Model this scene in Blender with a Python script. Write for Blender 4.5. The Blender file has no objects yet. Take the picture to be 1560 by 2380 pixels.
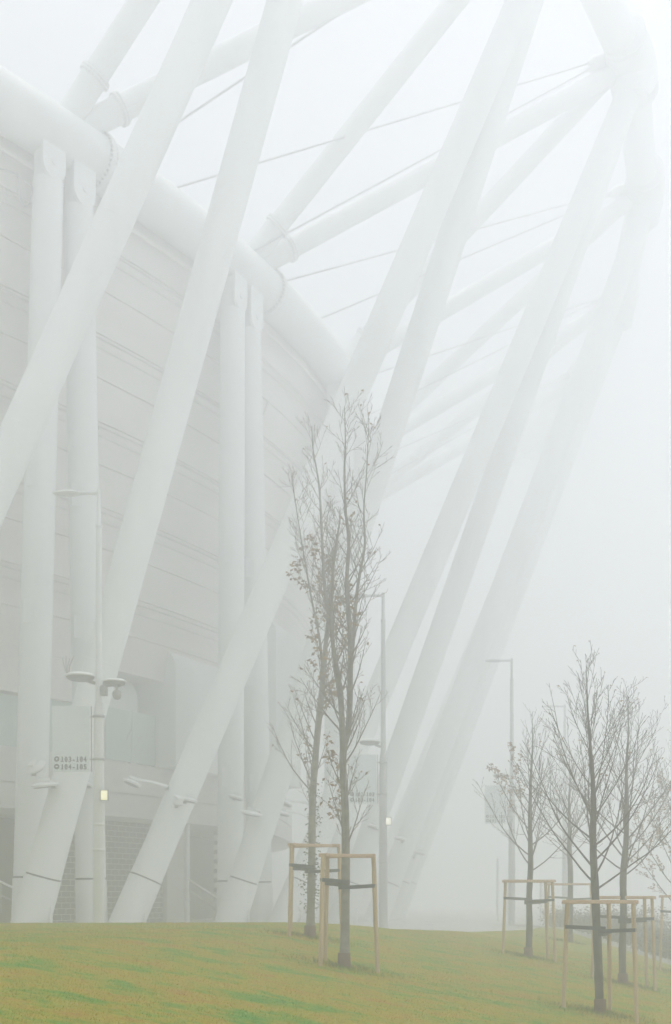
import bpy, math, random
import numpy as np
from mathutils import Vector, Matrix

random.seed(11)
RNG = np.random.default_rng(5)
scene = bpy.context.scene
COL = scene.collection
EYE = 1.3
F = 2600.0          # focal length in units of the 1560-px-wide photograph


def at(u, v, d):
    """point at depth d that the photograph shows at (u, v)"""
    return Vector(((u - 780) / F * d, d, EYE + (2085 - v) / F * d))


# ------------------------------------------------------------------ materials
def new_mat(name):
    m = bpy.data.materials.new(name)
    m.use_nodes = True
    nt = m.node_tree
    return m, nt, nt.nodes['Principled BSDF']


def noise_mat(name, ca, cb, scale=3.0, detail=5.0, rough=0.6, bump=0.0, stretch=(1, 1, 1),
              lo=0.35, hi=0.65, spec=0.4, metal=0.0, bscale=None):
    m, nt, b = new_mat(name)
    tc = nt.nodes.new('ShaderNodeTexCoord')
    mp = nt.nodes.new('ShaderNodeMapping')
    mp.inputs['Scale'].default_value = stretch
    nt.links.new(tc.outputs['Object'], mp.inputs['Vector'])
    n = nt.nodes.new('ShaderNodeTexNoise')
    n.inputs['Scale'].default_value = scale
    n.inputs['Detail'].default_value = detail
    nt.links.new(mp.outputs['Vector'], n.inputs['Vector'])
    r = nt.nodes.new('ShaderNodeValToRGB')
    r.color_ramp.elements[0].position = lo
    r.color_ramp.elements[1].position = hi
    r.color_ramp.elements[0].color = (*ca, 1)
    r.color_ramp.elements[1].color = (*cb, 1)
    nt.links.new(n.outputs['Fac'], r.inputs['Fac'])
    nt.links.new(r.outputs['Color'], b.inputs['Base Color'])
    b.inputs['Roughness'].default_value = rough
    b.inputs['Metallic'].default_value = metal
    b.inputs['Specular IOR Level'].default_value = spec
    if bump:
        n2 = nt.nodes.new('ShaderNodeTexNoise')
        n2.inputs['Scale'].default_value = bscale or scale * 4
        n2.inputs['Detail'].default_value = 4
        nt.links.new(mp.outputs['Vector'], n2.inputs['Vector'])
        bp = nt.nodes.new('ShaderNodeBump')
        bp.inputs['Strength'].default_value = bump
        nt.links.new(n2.outputs['Fac'], bp.inputs['Height'])
        nt.links.new(bp.outputs['Normal'], b.inputs['Normal'])
    return m


M = {}
M['white_steel'] = noise_mat('white_painted_steel', (.77, .80, .79), (.87, .89, .89), scale=.9, rough=.62, spec=.25,
                             stretch=(1, 1, .14), lo=.3, hi=.62)
M['white_plain'] = noise_mat('white_enamel', (.76, .78, .78), (.82, .83, .83), scale=2, rough=.35)
M['offwhite'] = noise_mat('pale_render', (.78, .795, .79), (.84, .85, .845), scale=.5, rough=.8, stretch=(1, 1, .4))
M['joint'] = noise_mat('dark_joint_seal', (.06, .06, .06), (.09, .09, .09), rough=.8)
M['bolt'] = noise_mat('weathered_bolt', (.34, .35, .35), (.46, .47, .47), rough=.6)
M['cladding_rail'] = noise_mat('facade_rail_paint', (.55, .535, .50), (.63, .615, .585), scale=3, rough=.6)
M['cable'] = noise_mat('galvanised_cable', (.44, .45, .46), (.54, .55, .56), scale=6, rough=.5, metal=.2)
M['cladding'] = noise_mat('facade_membrane', (.70, .67, .62), (.80, .78, .74), scale=.22, detail=7, rough=.75,
                          stretch=(1, 1, 2.4), lo=.32, hi=.68, bump=.15, bscale=1.6)
M['concrete'] = noise_mat('cast_concrete', (.56, .555, .52), (.66, .655, .625), scale=.5, detail=8, rough=.85, bump=.12, bscale=6)
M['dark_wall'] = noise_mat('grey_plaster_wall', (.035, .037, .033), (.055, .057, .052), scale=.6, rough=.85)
M['paving'] = noise_mat('plaza_paving', (.50, .50, .49), (.58, .58, .57), scale=.7, detail=7, rough=.8, bump=.15, bscale=9)
M['path'] = noise_mat('pale_path_slabs', (.27, .27, .265), (.36, .36, .355), scale=1.5, detail=6, rough=.85)
M['lamp_post'] = noise_mat('lamp_post_paint', (.39, .40, .41), (.47, .48, .49), scale=2, rough=.45, stretch=(1, 1, .2))  # far posts: backlit darkness put into the paint colour
M['lamp_post_light'] = noise_mat('pale_lamp_post_paint', (.64, .655, .66), (.72, .73, .735), scale=2, rough=.45, stretch=(1, 1, .2))  # lighter copy of the post paint for the brightly lit near post
M['lamp_dark'] = noise_mat('lamp_underside', (.20, .20, .195), (.28, .28, .27), scale=5, rough=.5)
M['grey_metal'] = noise_mat('grey_galvanised_steel', (.30, .31, .31), (.40, .41, .41), scale=4, rough=.5, metal=.3)
M['sign_panel'] = noise_mat('pale_blue_sign', (.66, .725, .745), (.72, .775, .79), scale=1.0, rough=.4)
M['sign_text'] = noise_mat('sign_lettering', (.035, .04, .045), (.05, .055, .06), rough=.6)
M['wood'] = noise_mat('debarked_pine', (.40, .28, .155), (.60, .46, .29), scale=3.5, detail=6, rough=.75,
                      stretch=(3, 3, .35), lo=.3, hi=.7, bump=.2)
M['wood_rail'] = noise_mat('sawn_half_round_pine', (.50, .33, .22), (.66, .48, .33), scale=4, detail=6, rough=.75,
                           lo=.3, hi=.7, bump=.2)
M['strap'] = noise_mat('black_rubber_strap', (.035, .04, .045), (.06, .065, .07), rough=.7)
M['guard'] = noise_mat('red_brown_trunk_guard', (.10, .055, .045), (.17, .095, .075), scale=9, rough=.8)
M['bark'] = noise_mat('grey_brown_bark', (.04, .037, .03), (.115, .105, .088), scale=7, detail=8, rough=.9,
                      stretch=(1, 1, .6), lo=.3, hi=.7, bump=.6, bscale=26)
M['bark_pale'] = noise_mat('smooth_grey_bark', (.17, .16, .14), (.28, .27, .24), scale=6, detail=8, rough=.9, stretch=(1, 1, 1.6), lo=.3, hi=.7, bump=.5, bscale=24)  # fog over the tall pair put into a paler bark colour
M['twig_pale'] = noise_mat('grey_twig', (.17, .15, .13), (.26, .24, .215), scale=5, rough=.85)  # twigs of the tall pair, paled with the same painted haze
M['twig'] = noise_mat('young_bark', (.06, .05, .042), (.12, .10, .085), scale=5, rough=.85)
M['ivy'] = noise_mat('small_green_leaves', (.07, .09, .035), (.16, .17, .07), scale=4, rough=.6)
M['tuft'] = noise_mat('dark_green_grass', (.10, .18, .02), (.19, .22, .03), scale=3, rough=.7)
M['shrub'] = noise_mat('dull_winter_shrub', (.14, .14, .12), (.21, .20, .165), scale=1.1, detail=6, rough=.85)


def leaf_mat(name, ca, cb):
    m, nt, b = new_mat(name)
    tc = nt.nodes.new('ShaderNodeTexCoord')
    n = nt.nodes.new('ShaderNodeTexNoise')
    n.inputs['Scale'].default_value = 5
    nt.links.new(tc.outputs['Object'], n.inputs['Vector'])
    r = nt.nodes.new('ShaderNodeValToRGB')
    r.color_ramp.elements[0].position = .35
    r.color_ramp.elements[1].position = .65
    r.color_ramp.elements[0].color = (*ca, 1)
    r.color_ramp.elements[1].color = (*cb, 1)
    nt.links.new(n.outputs['Fac'], r.inputs['Fac'])
    nt.links.new(r.outputs['Color'], b.inputs['Base Color'])
    b.inputs['Roughness'].default_value = .7
    return m


M['leaf'] = leaf_mat('dry_brown_leaf', (.21, .13, .065), (.40, .26, .13))
M['leaf_pale'] = leaf_mat('dry_buff_leaf', (.26, .16, .08), (.42, .28, .16))


def brick_mat():
    m, nt, b = new_mat('grey_block_masonry')
    uv = nt.nodes.new('ShaderNodeUVMap')
    br = nt.nodes.new('ShaderNodeTexBrick')
    br.inputs['Scale'].default_value = 1.0
    br.inputs['Brick Width'].default_value = .52
    br.inputs['Row Height'].default_value = .26
    br.inputs['Mortar Size'].default_value = .016
    br.inputs['Color1'].default_value = (.04, .042, .038, 1)
    br.inputs['Color2'].default_value = (.065, .066, .06, 1)
    br.inputs['Mortar'].default_value = (.5, .5, .48, 1)
    nt.links.new(uv.outputs['UV'], br.inputs['Vector'])
    nt.links.new(br.outputs['Color'], b.inputs['Base Color'])
    b.inputs['Roughness'].default_value = .85
    return m


M['brick'] = brick_mat()


def glass_mat():
    m, nt, b = new_mat('pale_green_glass')
    b.inputs['Base Color'].default_value = (.62, .79, .74, 1)
    b.inputs['Roughness'].default_value = .08
    b.inputs['Specular IOR Level'].default_value = .8
    tr = nt.nodes.new('ShaderNodeBsdfTransparent')
    tr.inputs['Color'].default_value = (.75, .88, .85, 1)
    mx = nt.nodes.new('ShaderNodeMixShader')
    mx.inputs['Fac'].default_value = .66
    nt.links.new(tr.outputs[0], mx.inputs[1])
    nt.links.new(b.outputs[0], mx.inputs[2])
    nt.links.new(mx.outputs[0], nt.nodes['Material Output'].inputs['Surface'])
    return m


M['glass'] = glass_mat()


def glow_mat(col=(1, .92, .50), name='lit_lamp_window'):
    m, nt, b = new_mat(name)
    b.inputs['Base Color'].default_value = (.9, .88, .7, 1)
    b.inputs['Emission Color'].default_value = (*col, 1)
    b.inputs['Emission Strength'].default_value = .55
    return m


M['glow'] = glow_mat()
M['glow_white'] = glow_mat((1, .98, .88), 'lit_pale_window')


def lawn_mat(name, gain):
    """mottled autumn lawn: green, olive, straw and rust patches of turf"""
    m, nt, b = new_mat(name)
    geo = nt.nodes.new('ShaderNodeNewGeometry')
    mp = nt.nodes.new('ShaderNodeMapping')
    mp.inputs['Scale'].default_value = (.55, 1.05, .0)
    nt.links.new(geo.outputs['Position'], mp.inputs['Vector'])

    def noise(scale, detail, rough=.55):
        n = nt.nodes.new('ShaderNodeTexNoise')
        n.inputs['Scale'].default_value = scale
        n.inputs['Detail'].default_value = detail
        n.inputs['Roughness'].default_value = rough
        nt.links.new(mp.outputs['Vector'], n.inputs['Vector'])
        return n
    a = noise(1.25, 8, .66)
    ramp = nt.nodes.new('ShaderNodeValToRGB')
    cr = ramp.color_ramp
    cols = [(.385, (.04, .18, .012)), (.44, (.10, .20, .012)), (.485, (.215, .21, .012)),
            (.545, (.26, .205, .016)), (.605, (.265, .155, .020)), (.67, (.20, .09, .020))]
    cr.elements[0].position, cr.elements[1].position = cols[0][0], cols[-1][0]
    cr.elements[0].color, cr.elements[1].color = (*cols[0][1], 1), (*cols[-1][1], 1)
    for p, c in cols[1:-1]:
        e = cr.elements.new(p)
        e.color = (*c, 1)
    mp2 = nt.nodes.new('ShaderNodeMapping')
    mp2.inputs['Scale'].default_value = (1.6, 4.2, 0)
    nt.links.new(geo.outputs['Position'], mp2.inputs['Vector'])
    fine = nt.nodes.new('ShaderNodeTexNoise')
    fine.inputs['Scale'].default_value = 1.5
    fine.inputs['Detail'].default_value = 6
    fine.inputs['Roughness'].default_value = .65
    nt.links.new(mp2.outputs['Vector'], fine.inputs['Vector'])
    blend = nt.nodes.new('ShaderNodeMix')
    blend.inputs['Factor'].default_value = .42
    nt.links.new(a.outputs['Fac'], blend.inputs['A'])
    nt.links.new(fine.outputs['Fac'], blend.inputs['B'])
    nt.links.new(blend.outputs['Result'], ramp.inputs['Fac'])
    f = noise(14, 4, .7)
    mul = nt.nodes.new('ShaderNodeMapRange')
    mul.inputs['From Min'].default_value = .3
    mul.inputs['From Max'].default_value = .7
    mul.inputs['To Min'].default_value = .86 * gain
    mul.inputs['To Max'].default_value = 1.14 * gain
    nt.links.new(f.outputs['Fac'], mul.inputs['Value'])
    mx = nt.nodes.new('ShaderNodeMix')
    mx.data_type = 'RGBA'
    mx.blend_type = 'MULTIPLY'
    mx.inputs['Factor'].default_value = 1
    nt.links.new(ramp.outputs['Color'], mx.inputs['A'])
    nt.links.new(mul.outputs['Result'], mx.inputs['B'])
    nt.links.new(mx.outputs['Result'], b.inputs['Base Color'])
    b.inputs['Roughness'].default_value = .8
    b.inputs['Specular IOR Level'].default_value = .2
    return m


M['lawn'] = lawn_mat('autumn_turf', 1.12)
M['blades'] = lawn_mat('autumn_grass_blades', 1.7)  # turf colour raised to offset the shading on upright blades


# ------------------------------------------------------------------ mesh builder
def parent_world(o):
    p = Vector(o.location)
    while o.parent is not None:
        o = o.parent
        p += Vector(o.location)
    return p


def frame_of(d):
    d = d.normalized()
    a = Vector((0, 0, 1)) if abs(d.z) < .95 else Vector((1, 0, 0))
    x = d.cross(a).normalized()
    return x, d.cross(x).normalized()


def smooth_line(pts, n):
    out = []
    P3 = [Vector(p) for p in pts]
    m = len(P3) - 1
    for i in range(n + 1):
        t = i / n * m
        k = min(m - 1, int(t))
        f = t - k
        p0, p1, p2, p3 = [P3[max(0, min(m, q))] for q in (k - 1, k, k + 1, k + 2)]
        out.append(.5 * ((2 * p1) + (p2 - p0) * f + (2 * p0 - 5 * p1 + 4 * p2 - p3) * f ** 2 + (3 * p1 - p0 - 3 * p2 + p3) * f ** 3))
    return out


class MB:
    def __init__(s):
        s.v, s.f, s.sm, s.uv = [], [], [], {}

    def face(s, idx, smooth=False):
        s.f.append(idx)
        s.sm.append(smooth)

    def tube(s, pts, rad, n=16, caps=True):
        """tapered tube along a polyline, one continuous surface"""
        pts = [Vector(p) for p in pts]
        if not hasattr(rad, '__len__'):
            rad = [rad] * len(pts)
        d0 = pts[1] - pts[0]
        x, y = frame_of(d0)
        base = len(s.v)
        for i, p in enumerate(pts):
            if i == 0:
                d = pts[1] - pts[0]
            elif i == len(pts) - 1:
                d = pts[-1] - pts[-2]
            else:
                d = (pts[i + 1] - pts[i]).normalized() + (pts[i] - pts[i - 1]).normalized()
            d = d.normalized()
            x = (x - d * x.dot(d)).normalized()
            y = d.cross(x)
            r = rad[i]
            for k in range(n):
                t = 2 * math.pi * k / n
                s.v.append(p + x * (r * math.cos(t)) + y * (r * math.sin(t)))
        for i in range(len(pts) - 1):
            a, b = base + i * n, base + (i + 1) * n
            for k in range(n):
                k2 = (k + 1) % n
                s.face((a + k, a + k2, b + k2, b + k), True)
        if caps:
            s.cap(base, n, True)
            s.cap(base + (len(pts) - 1) * n, n, False)
        return s

    def cap(s, first, n, flip):
        b = len(s.v)
        s.v += [s.v[first + k].copy() for k in range(n)]
        idx = tuple(b + k for k in range(n))
        s.face(idx[::-1] if flip else idx)

    def box(s, c, ax, ay, az, hx, hy, hz):
        c = Vector(c)
        b = len(s.v)
        for i in (-1, 1):
            for j in (-1, 1):
                for k in (-1, 1):
                    s.v.append(c + ax * (hx * i) + ay * (hy * j) + az * (hz * k))
        for q in ((0, 1, 3, 2), (4, 6, 7, 5), (0, 4, 5, 1), (2, 3, 7, 6), (0, 2, 6, 4), (1, 5, 7, 3)):
            s.face(tuple(b + t for t in q))
        return s

    def lathe(s, c, axis, prof, n=24):
        """profile of (radius, height) turned about axis through c"""
        c = Vector(c)
        axis = Vector(axis).normalized()
        x, y = frame_of(axis)
        b = len(s.v)
        for r, h in prof:
            for k in range(n):
                t = 2 * math.pi * k / n
                s.v.append(c + axis * h + x * (r * math.cos(t)) + y * (r * math.sin(t)))
        for i in range(len(prof) - 1):
            for k in range(n):
                k2 = (k + 1) % n
                s.face((b + i * n + k, b + i * n + k2, b + (i + 1) * n + k2, b + (i + 1) * n + k), True)
        s.cap(b, n, True)
        s.cap(b + (len(prof) - 1) * n, n, False)
        return s

    def build(s, name, mat, parent=None, bevel=0.0, origin=None):
        me = bpy.data.meshes.new(name)
        o_ = Vector(origin) if origin is not None else Vector((0, 0, 0))
        if parent is not None:
            o_ = parent_world(parent)
        me.from_pydata([tuple(v - o_) for v in s.v], [], s.f)
        me.polygons.foreach_set('use_smooth', s.sm)
        me.update()
        me.materials.append(mat)
        o = bpy.data.objects.new(name, me)
        COL.objects.link(o)
        if parent is not None:
            o.parent = parent
        else:
            o.location = o_
        if bevel:
            md = o.modifiers.new('edge', 'BEVEL')
            md.width = bevel
            md.segments = 2
            md.limit_method = 'ANGLE'
        return o


def tag(o, label=None, cat=None, group=None, kind=None):
    if label:
        o['label'] = label
    if cat:
        o['category'] = cat
    if group:
        o['group'] = group
    if kind:
        o['kind'] = kind
    return o


def empty(name, loc, label, cat, group=None):
    o = bpy.data.objects.new(name, None)
    o.location = loc
    o.empty_display_size = .3
    COL.objects.link(o)
    return tag(o, label, cat, group)


def copy_tree(o, parent=None):
    c = o.copy()
    COL.objects.link(c)
    c.parent = parent
    for ch in list(o.children):
        copy_tree(ch, c)
    return c


UP = Vector((0, 0, 1))
X = Vector((1, 0, 0))
Y = Vector((0, 1, 0))


# ------------------------------------------------------------------ terrain
def sstep(a, b, x):
    t = np.clip((x - a) / (b - a), 0, 1)
    return t * t * (3 - 2 * t)


def lawn_edge(x):
    return np.interp(x, [-60, -10, 0, 1.5, 4.4, 9.5, 12, 15, 20, 40, 90],
                     [28.5, 28.5, 29.3, 30.0, 34.5, 45, 52, 61, 75, 120, 240])


def path_x(y):
    return np.interp(y, [-20, 0, 20, 28, 36, 45, 52, 60, 90, 200], [15.3, 14.6, 13.2, 12.3, 11.0, 9.7, 8.3, 9.6, 16, 40])


def height(x, y):
    x = np.asarray(x, float)
    y = np.asarray(y, float)
    zp = EYE - 1.26 - .175 * (x - .15) + .06 * (y - 19.9)
    cap = .56 + .0035 * np.clip(y - 12, -15, 20)
    k = .22
    h = np.clip(.5 + .5 * (cap - zp) / k, 0, 1)
    z = cap * (1 - h) + zp * h - k * h * (1 - h)
    z = np.maximum(z, -3.2)
    d = y - lawn_edge(x)
    t = sstep(0, 3.5, d)
    z = z * (1 - t) + 0.0 * t
    far = sstep(60, 110, np.abs(x)) + sstep(60, 110, -y)
    return z * (1 - np.clip(far, 0, 1)) - .6 * np.clip(far, 0, 1)


def hz(x, y):
    return float(height(x, y))


def grid_obj(name, xs, ys, zoff, mat, keep=None):
    gx, gy = np.meshgrid(xs, ys)
    gz = height(gx, gy) + zoff
    vs = np.stack([gx.ravel(), gy.ravel(), gz.ravel()], 1)
    nx = len(xs)
    fs = []
    for j in range(len(ys) - 1):
        for i in range(nx - 1):
            a = j * nx + i
            fs.append((a, a + 1, a + nx + 1, a + nx))
    mb = MB()
    mb.v = [Vector(p) for p in vs]
    mb.f = fs
    mb.sm = [True] * len(fs)
    return mb.build(name, mat)


def warp(a, b, n, p=1.0):
    t = np.linspace(0, 1, n)
    return a + (b - a) * t ** p


gx = np.unique(np.concatenate([np.linspace(-220, -40, 14), np.linspace(-40, 40, 101), np.linspace(40, 220, 14)]))
gy = np.unique(np.concatenate([np.linspace(-90, -5, 12), np.linspace(-5, 80, 108), np.linspace(80, 330, 18)]))
ground = tag(grid_obj('ground', gx, gy, -.03, M['paving']), 'pale grey paved ground round the stadium behind the lawn',
             'ground', kind='structure')

# lawn: follows the curved edge at the back and the path at the right
mb = MB()
NI, NJ = 150, 150
for j in range(NJ):
    for i in range(NI):
        s_ = i / (NI - 1)
        t_ = j / (NJ - 1)
        y0 = -8 + 70 * t_
        xr = float(path_x(y0)) - .5
        x0 = -40 + (xr + 40) * s_
        ye = float(lawn_edge(x0)) + 2.6
        y1 = -8 + (min(ye, 62) + 8) * t_
        xr = float(path_x(y1)) - .5
        x1 = -40 + (xr + 40) * s_
        mb.v.append(Vector((x1, y1, hz(x1, y1) + .012)))
for j in range(NJ - 1):
    for i in range(NI - 1):
        a = j * NI + i
        mb.face((a, a + 1, a + NI + 1, a + NI), True)
lawn = tag(mb.build('lawn', M['lawn']), 'sloping mottled green and rust autumn lawn below the stadium', 'lawn', kind='structure')

mb = MB()
ys = np.linspace(-6, 52, 90)
for y in ys:
    px = float(path_x(y))
    for dx in (-.5, .5):
        mb.v.append(Vector((px + dx, y, hz(px + dx, y) + .016)))
for j in range(len(ys) - 1):
    mb.face((2 * j, 2 * j + 1, 2 * j + 3, 2 * j + 2), True)
tag(mb.build('footpath', M['path']), 'narrow pale footpath along the far edge of the lawn', 'footpath', kind='structure')

# grass blades standing in the lawn
N = 400000
yy = 7.5 + (34 - 7.5) * RNG.random(N * 3) ** 1.55
xx = (RNG.random(N * 3) - .5) * 2 * (.36 * yy + .8)
zz = height(xx, yy)
ok = (yy < lawn_edge(xx) + 2.0) & (xx < path_x(yy) - .85)
xx, yy, zz = xx[ok][:N], yy[ok][:N], zz[ok][:N]
n = len(xx)
tall = np.ones(n)
TREE_SPOTS = [(.15, 19.9), (-.56, 24.2), (4.66, 19.7), (6.7, 26.0), (5.0, 28.9), (7.9, 38.0), (10.1, 32.5)]
for (tx, ty) in TREE_SPOTS:
    q = (xx - tx) ** 2 * .9 + (yy - ty) ** 2 * 1.2
    tall += 1.5 * np.exp(-q / .5)
hgt = (.010 + .020 * RNG.random(n)) * tall
wid = .0028 + .0002 * yy
ang = RNG.random(n) * 2 * math.pi
lean = (RNG.random((n, 2)) - .5) * 3.0 * hgt[:, None]
ax, ay = np.cos(ang) * wid, np.sin(ang) * wid
vs = np.empty((n, 3, 3))
vs[:, 0] = np.stack([xx - ax, yy - ay, zz], 1)
vs[:, 1] = np.stack([xx + ax, yy + ay, zz], 1)
vs[:, 2] = np.stack([xx + lean[:, 0], yy + lean[:, 1], zz + .01 + hgt], 1)
me = bpy.data.meshes.new('grass')
me.vertices.add(n * 3)
me.vertices.foreach_set('co', vs.ravel())
me.loops.add(n * 3)
me.loops.foreach_set('vertex_index', np.arange(n * 3, dtype=np.int32))
me.polygons.add(n)
me.polygons.foreach_set('loop_start', np.arange(0, n * 3, 3, dtype=np.int32))
me.update(calc_edges=True)
me.materials.append(M['blades'])
grass = bpy.data.objects.new('grass', me)
COL.objects.link(grass)
tag(grass, 'short grass blades covering the mottled lawn', 'grass', kind='stuff')

# longer, greener grass left unmown round the tree feet and stakes
mb = MB()
rt_ = random.Random(9)
for (tx, ty) in TREE_SPOTS:
    for _ in range(900):
        a = rt_.uniform(0, 2 * math.pi)
        q = abs(rt_.gauss(.12, .42))
        px_, py_ = tx + math.cos(a) * q * 1.35, ty + math.sin(a) * q * .8
        g = Vector((px_, py_, hz(px_, py_)))
        b_ = rt_.uniform(0, math.pi)
        w_ = Vector((math.cos(b_), math.sin(b_), 0)) * .008
        h_ = rt_.uniform(.04, .11)
        k_ = len(mb.v)
        mb.v += [g - w_, g + w_, g + Vector((rt_.uniform(-.05, .05), rt_.uniform(-.05, .05), h_))]
        mb.face((k_, k_ + 1, k_ + 2))
tag(mb.build('grass_tufts', M['tuft']), 'longer dark green grass round the tree feet and stakes', 'grass', kind='stuff')

# ------------------------------------------------------------------ stadium plan
# inner ring nodes (over the facade) and outer compression ring nodes
RI = [(-36.5, 22.5), (-27.2, 27.2), (-17.6, 33.6), (-9.85, 42.0), (-3.73, 51.1), (.35, 61.0), (1.6, 72.5), (1.0, 84.0), (-2.0, 95.5), (-7.0, 106.5)]
RO = [(-17.5, 27.0), (-8.2, 31.5), (.97, 38.7), (9.2, 46.8), (14.9, 56.4), (18.4, 66.8), (20.0, 78.8), (19.8, 90.5), (18.0, 102.0), (14.5, 113.0)]
ZR = EYE + 28.15        # ring tube axis
ZS = EYE + 28.9         # where the struts leave it
ZO = EYE + 42.0
ia = 3                  # index of node A in RI;  P0 = RO[3]


def spline(pts, t):
    """Catmull-Rom through plan points; t in index units"""
    i = int(max(0, min(len(pts) - 2, math.floor(t))))
    f = t - i
    p0, p1, p2, p3 = [Vector(pts[max(0, min(len(pts) - 1, k))]) for k in (i - 1, i, i + 1, i + 2)]
    return .5 * ((2 * p1) + (p2 - p0) * f + (2 * p0 - 5 * p1 + 4 * p2 - p3) * f ** 2 + (3 * p1 - p0 - 3 * p2 + p3) * f ** 3)


def tang(pts, t):
    d = spline(pts, t + .01) - spline(pts, t - .01)
    return d.normalized()


def plan(t, off=0.0, z=0.0, along=0.0):
    """point on the inner ring plan at parameter t, moved off metres outward and along metres on the tangent"""
    p = spline(RI, t)
    d = tang(RI, t)
    nrm = Vector((d.y, -d.x))
    q = p + nrm * off + d * along
    return Vector((q.x, q.y, z))


def dirs(t):
    d = tang(RI, t)
    return Vector((d.x, d.y, 0)), Vector((d.y, -d.x, 0))


def ring_pts(pts, z, t0, t1, n):
    out = []
    for i in range(n):
        p = spline(pts, t0 + (t1 - t0) * i / (n - 1))
        out.append(Vector((p.x, p.y, z)))
    return out


def flange(mb, c, axis, r, th=.09, lip=.13, n=28):
    mb.lathe(c, axis, [(r - .02, -th - .02), (r + lip, -th), (r + lip, th), (r - .02, th + .02)], n)


def bolts(mb, c, axis, r, count, size=.05, h=.1):
    axis = axis.normalized()
    x, y = frame_of(axis)
    for k in range(count):
        t = 2 * math.pi * k / count
        p = c + x * (r * math.cos(t)) + y * (r * math.sin(t))
        mb.tube([p - axis * h, p + axis * h], size, 6)


# ---- inner ring tube
ring = empty('roof_edge_ring', plan(ia, 0, ZR), 'thick white ring tube curving along the top of the facade', 'ring beam')
mb = MB()
mb.tube(ring_pts(RI, ZR, .4, 8.6, 120), .96, 40)
mb.build('ring_tube', M['white_steel'], ring)
mb = MB()
gp = [plan(t, -.55, ZR - 1.25) for t in np.linspace(.5, 8.5, 100)]
mb.tube(gp, .08, 12)
mb.build('gutter_pipe', M['cladding'], ring)
for t in (2.12, 3.1, 4.1, 5.1, 6.1):
    d, nn = dirs(t)
    mb = MB()
    flange(mb, plan(t, 0, ZR), d, .96, th=.10, lip=.13, n=40)
    fl = mb.build('flange', M['white_steel'], ring)
    mb = MB()
    bolts(mb, plan(t, 0, ZR), d, 1.03, 36, .045, .16)
    mb.build('flange_bolts', M['bolt'], ring)

# ---- outer ring
outer = empty('outer_compression_ring', Vector((*RO[4], ZO)), 'far outer white ring tube with bulky joints carried by the raking pylons', 'ring beam')
mb = MB()
pp = []
for k in range(1, 9):
    a, b = Vector((*RO[k], ZO)), Vector((*RO[k + 1], ZO))
    pp.append(a)
pp.append(Vector((*RO[9], ZO)))
mb.tube(pp, .86, 32)
mb.build('ring_tube', M['white_steel'], outer)
for k in range(2, 9):
    c = Vector((*RO[k], ZO))
    d = Vector((RO[k + 1][0] - RO[k - 1][0], RO[k + 1][1] - RO[k - 1][1], 0)).normalized()
    mb = MB()
    mb.lathe(c, d, [(.86, -1.55), (1.06, -1.5), (1.18, -.9), (1.22, 0), (1.18, .9), (1.06, 1.5), (.86, 1.55)], 32)
    mb.lathe(c + Vector((0, 0, -.9)), Vector((0, 0, -1)), [(.95, -.6), (1.0, .2), (.86, .9)], 28)
    mb.build('joint_casting', M['white_steel'], outer)
    for s_ in (-1, 1):
        mb = MB()
        flange(mb, c + d * (2.05 * s_), d, .86, th=.09, lip=.2, n=32)
        mb.build('flange', M['white_steel'], outer)

# ---- raking pylons
PYL = [
    # base plan, outer node index, label
    ((-16.2, 33.5), 2, 'raking white pylon crossing the left column pair and leaving at the left frame edge'),
    ((-10.56, 38.3), 2, 'raking white pylon footed beside the leftmost column, in front of it, under the number sign'),
    ((-8.0, 42.1), 3, 'raking white pylon leaning right from beside the tall lamp post with the sign'),
    ((-4.48, 46.7), 3, 'raking white pylon footed in front of the second column pair, passing behind the tall trees'),
    ((-2.42, 50.4), 4, 'raking white pylon whose foot shows between the second column pair and the left staked tree'),
    ((.2, 56.2), 4, 'pale raking pylon rising behind the middle lamp post, darker of the two thin neighbours'),
    ((2.2, 61.3), 5, 'faint raking pylon just right of the middle lamp post, third pair in the fog'),
    ((3.1, 67.6), 5, 'faint raking pylon with its edge against the open fog, outer one of the third pair'),
    ((3.9, 73.4), 6, 'very faint raking pylon, inner one of the fourth pair dissolving in fog'),
    ((3.3, 79.6), 6, 'very faint raking pylon, outer one of the fourth pair dissolving in fog'),
    ((3.4, 85.0), 7, 'barely visible raking pylon, inner one of the last pair in the fog'),
    ((2.2, 91.5), 7, 'barely visible raking pylon, outer one of the last pair in the fog'),
]
PYAX = []
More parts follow.
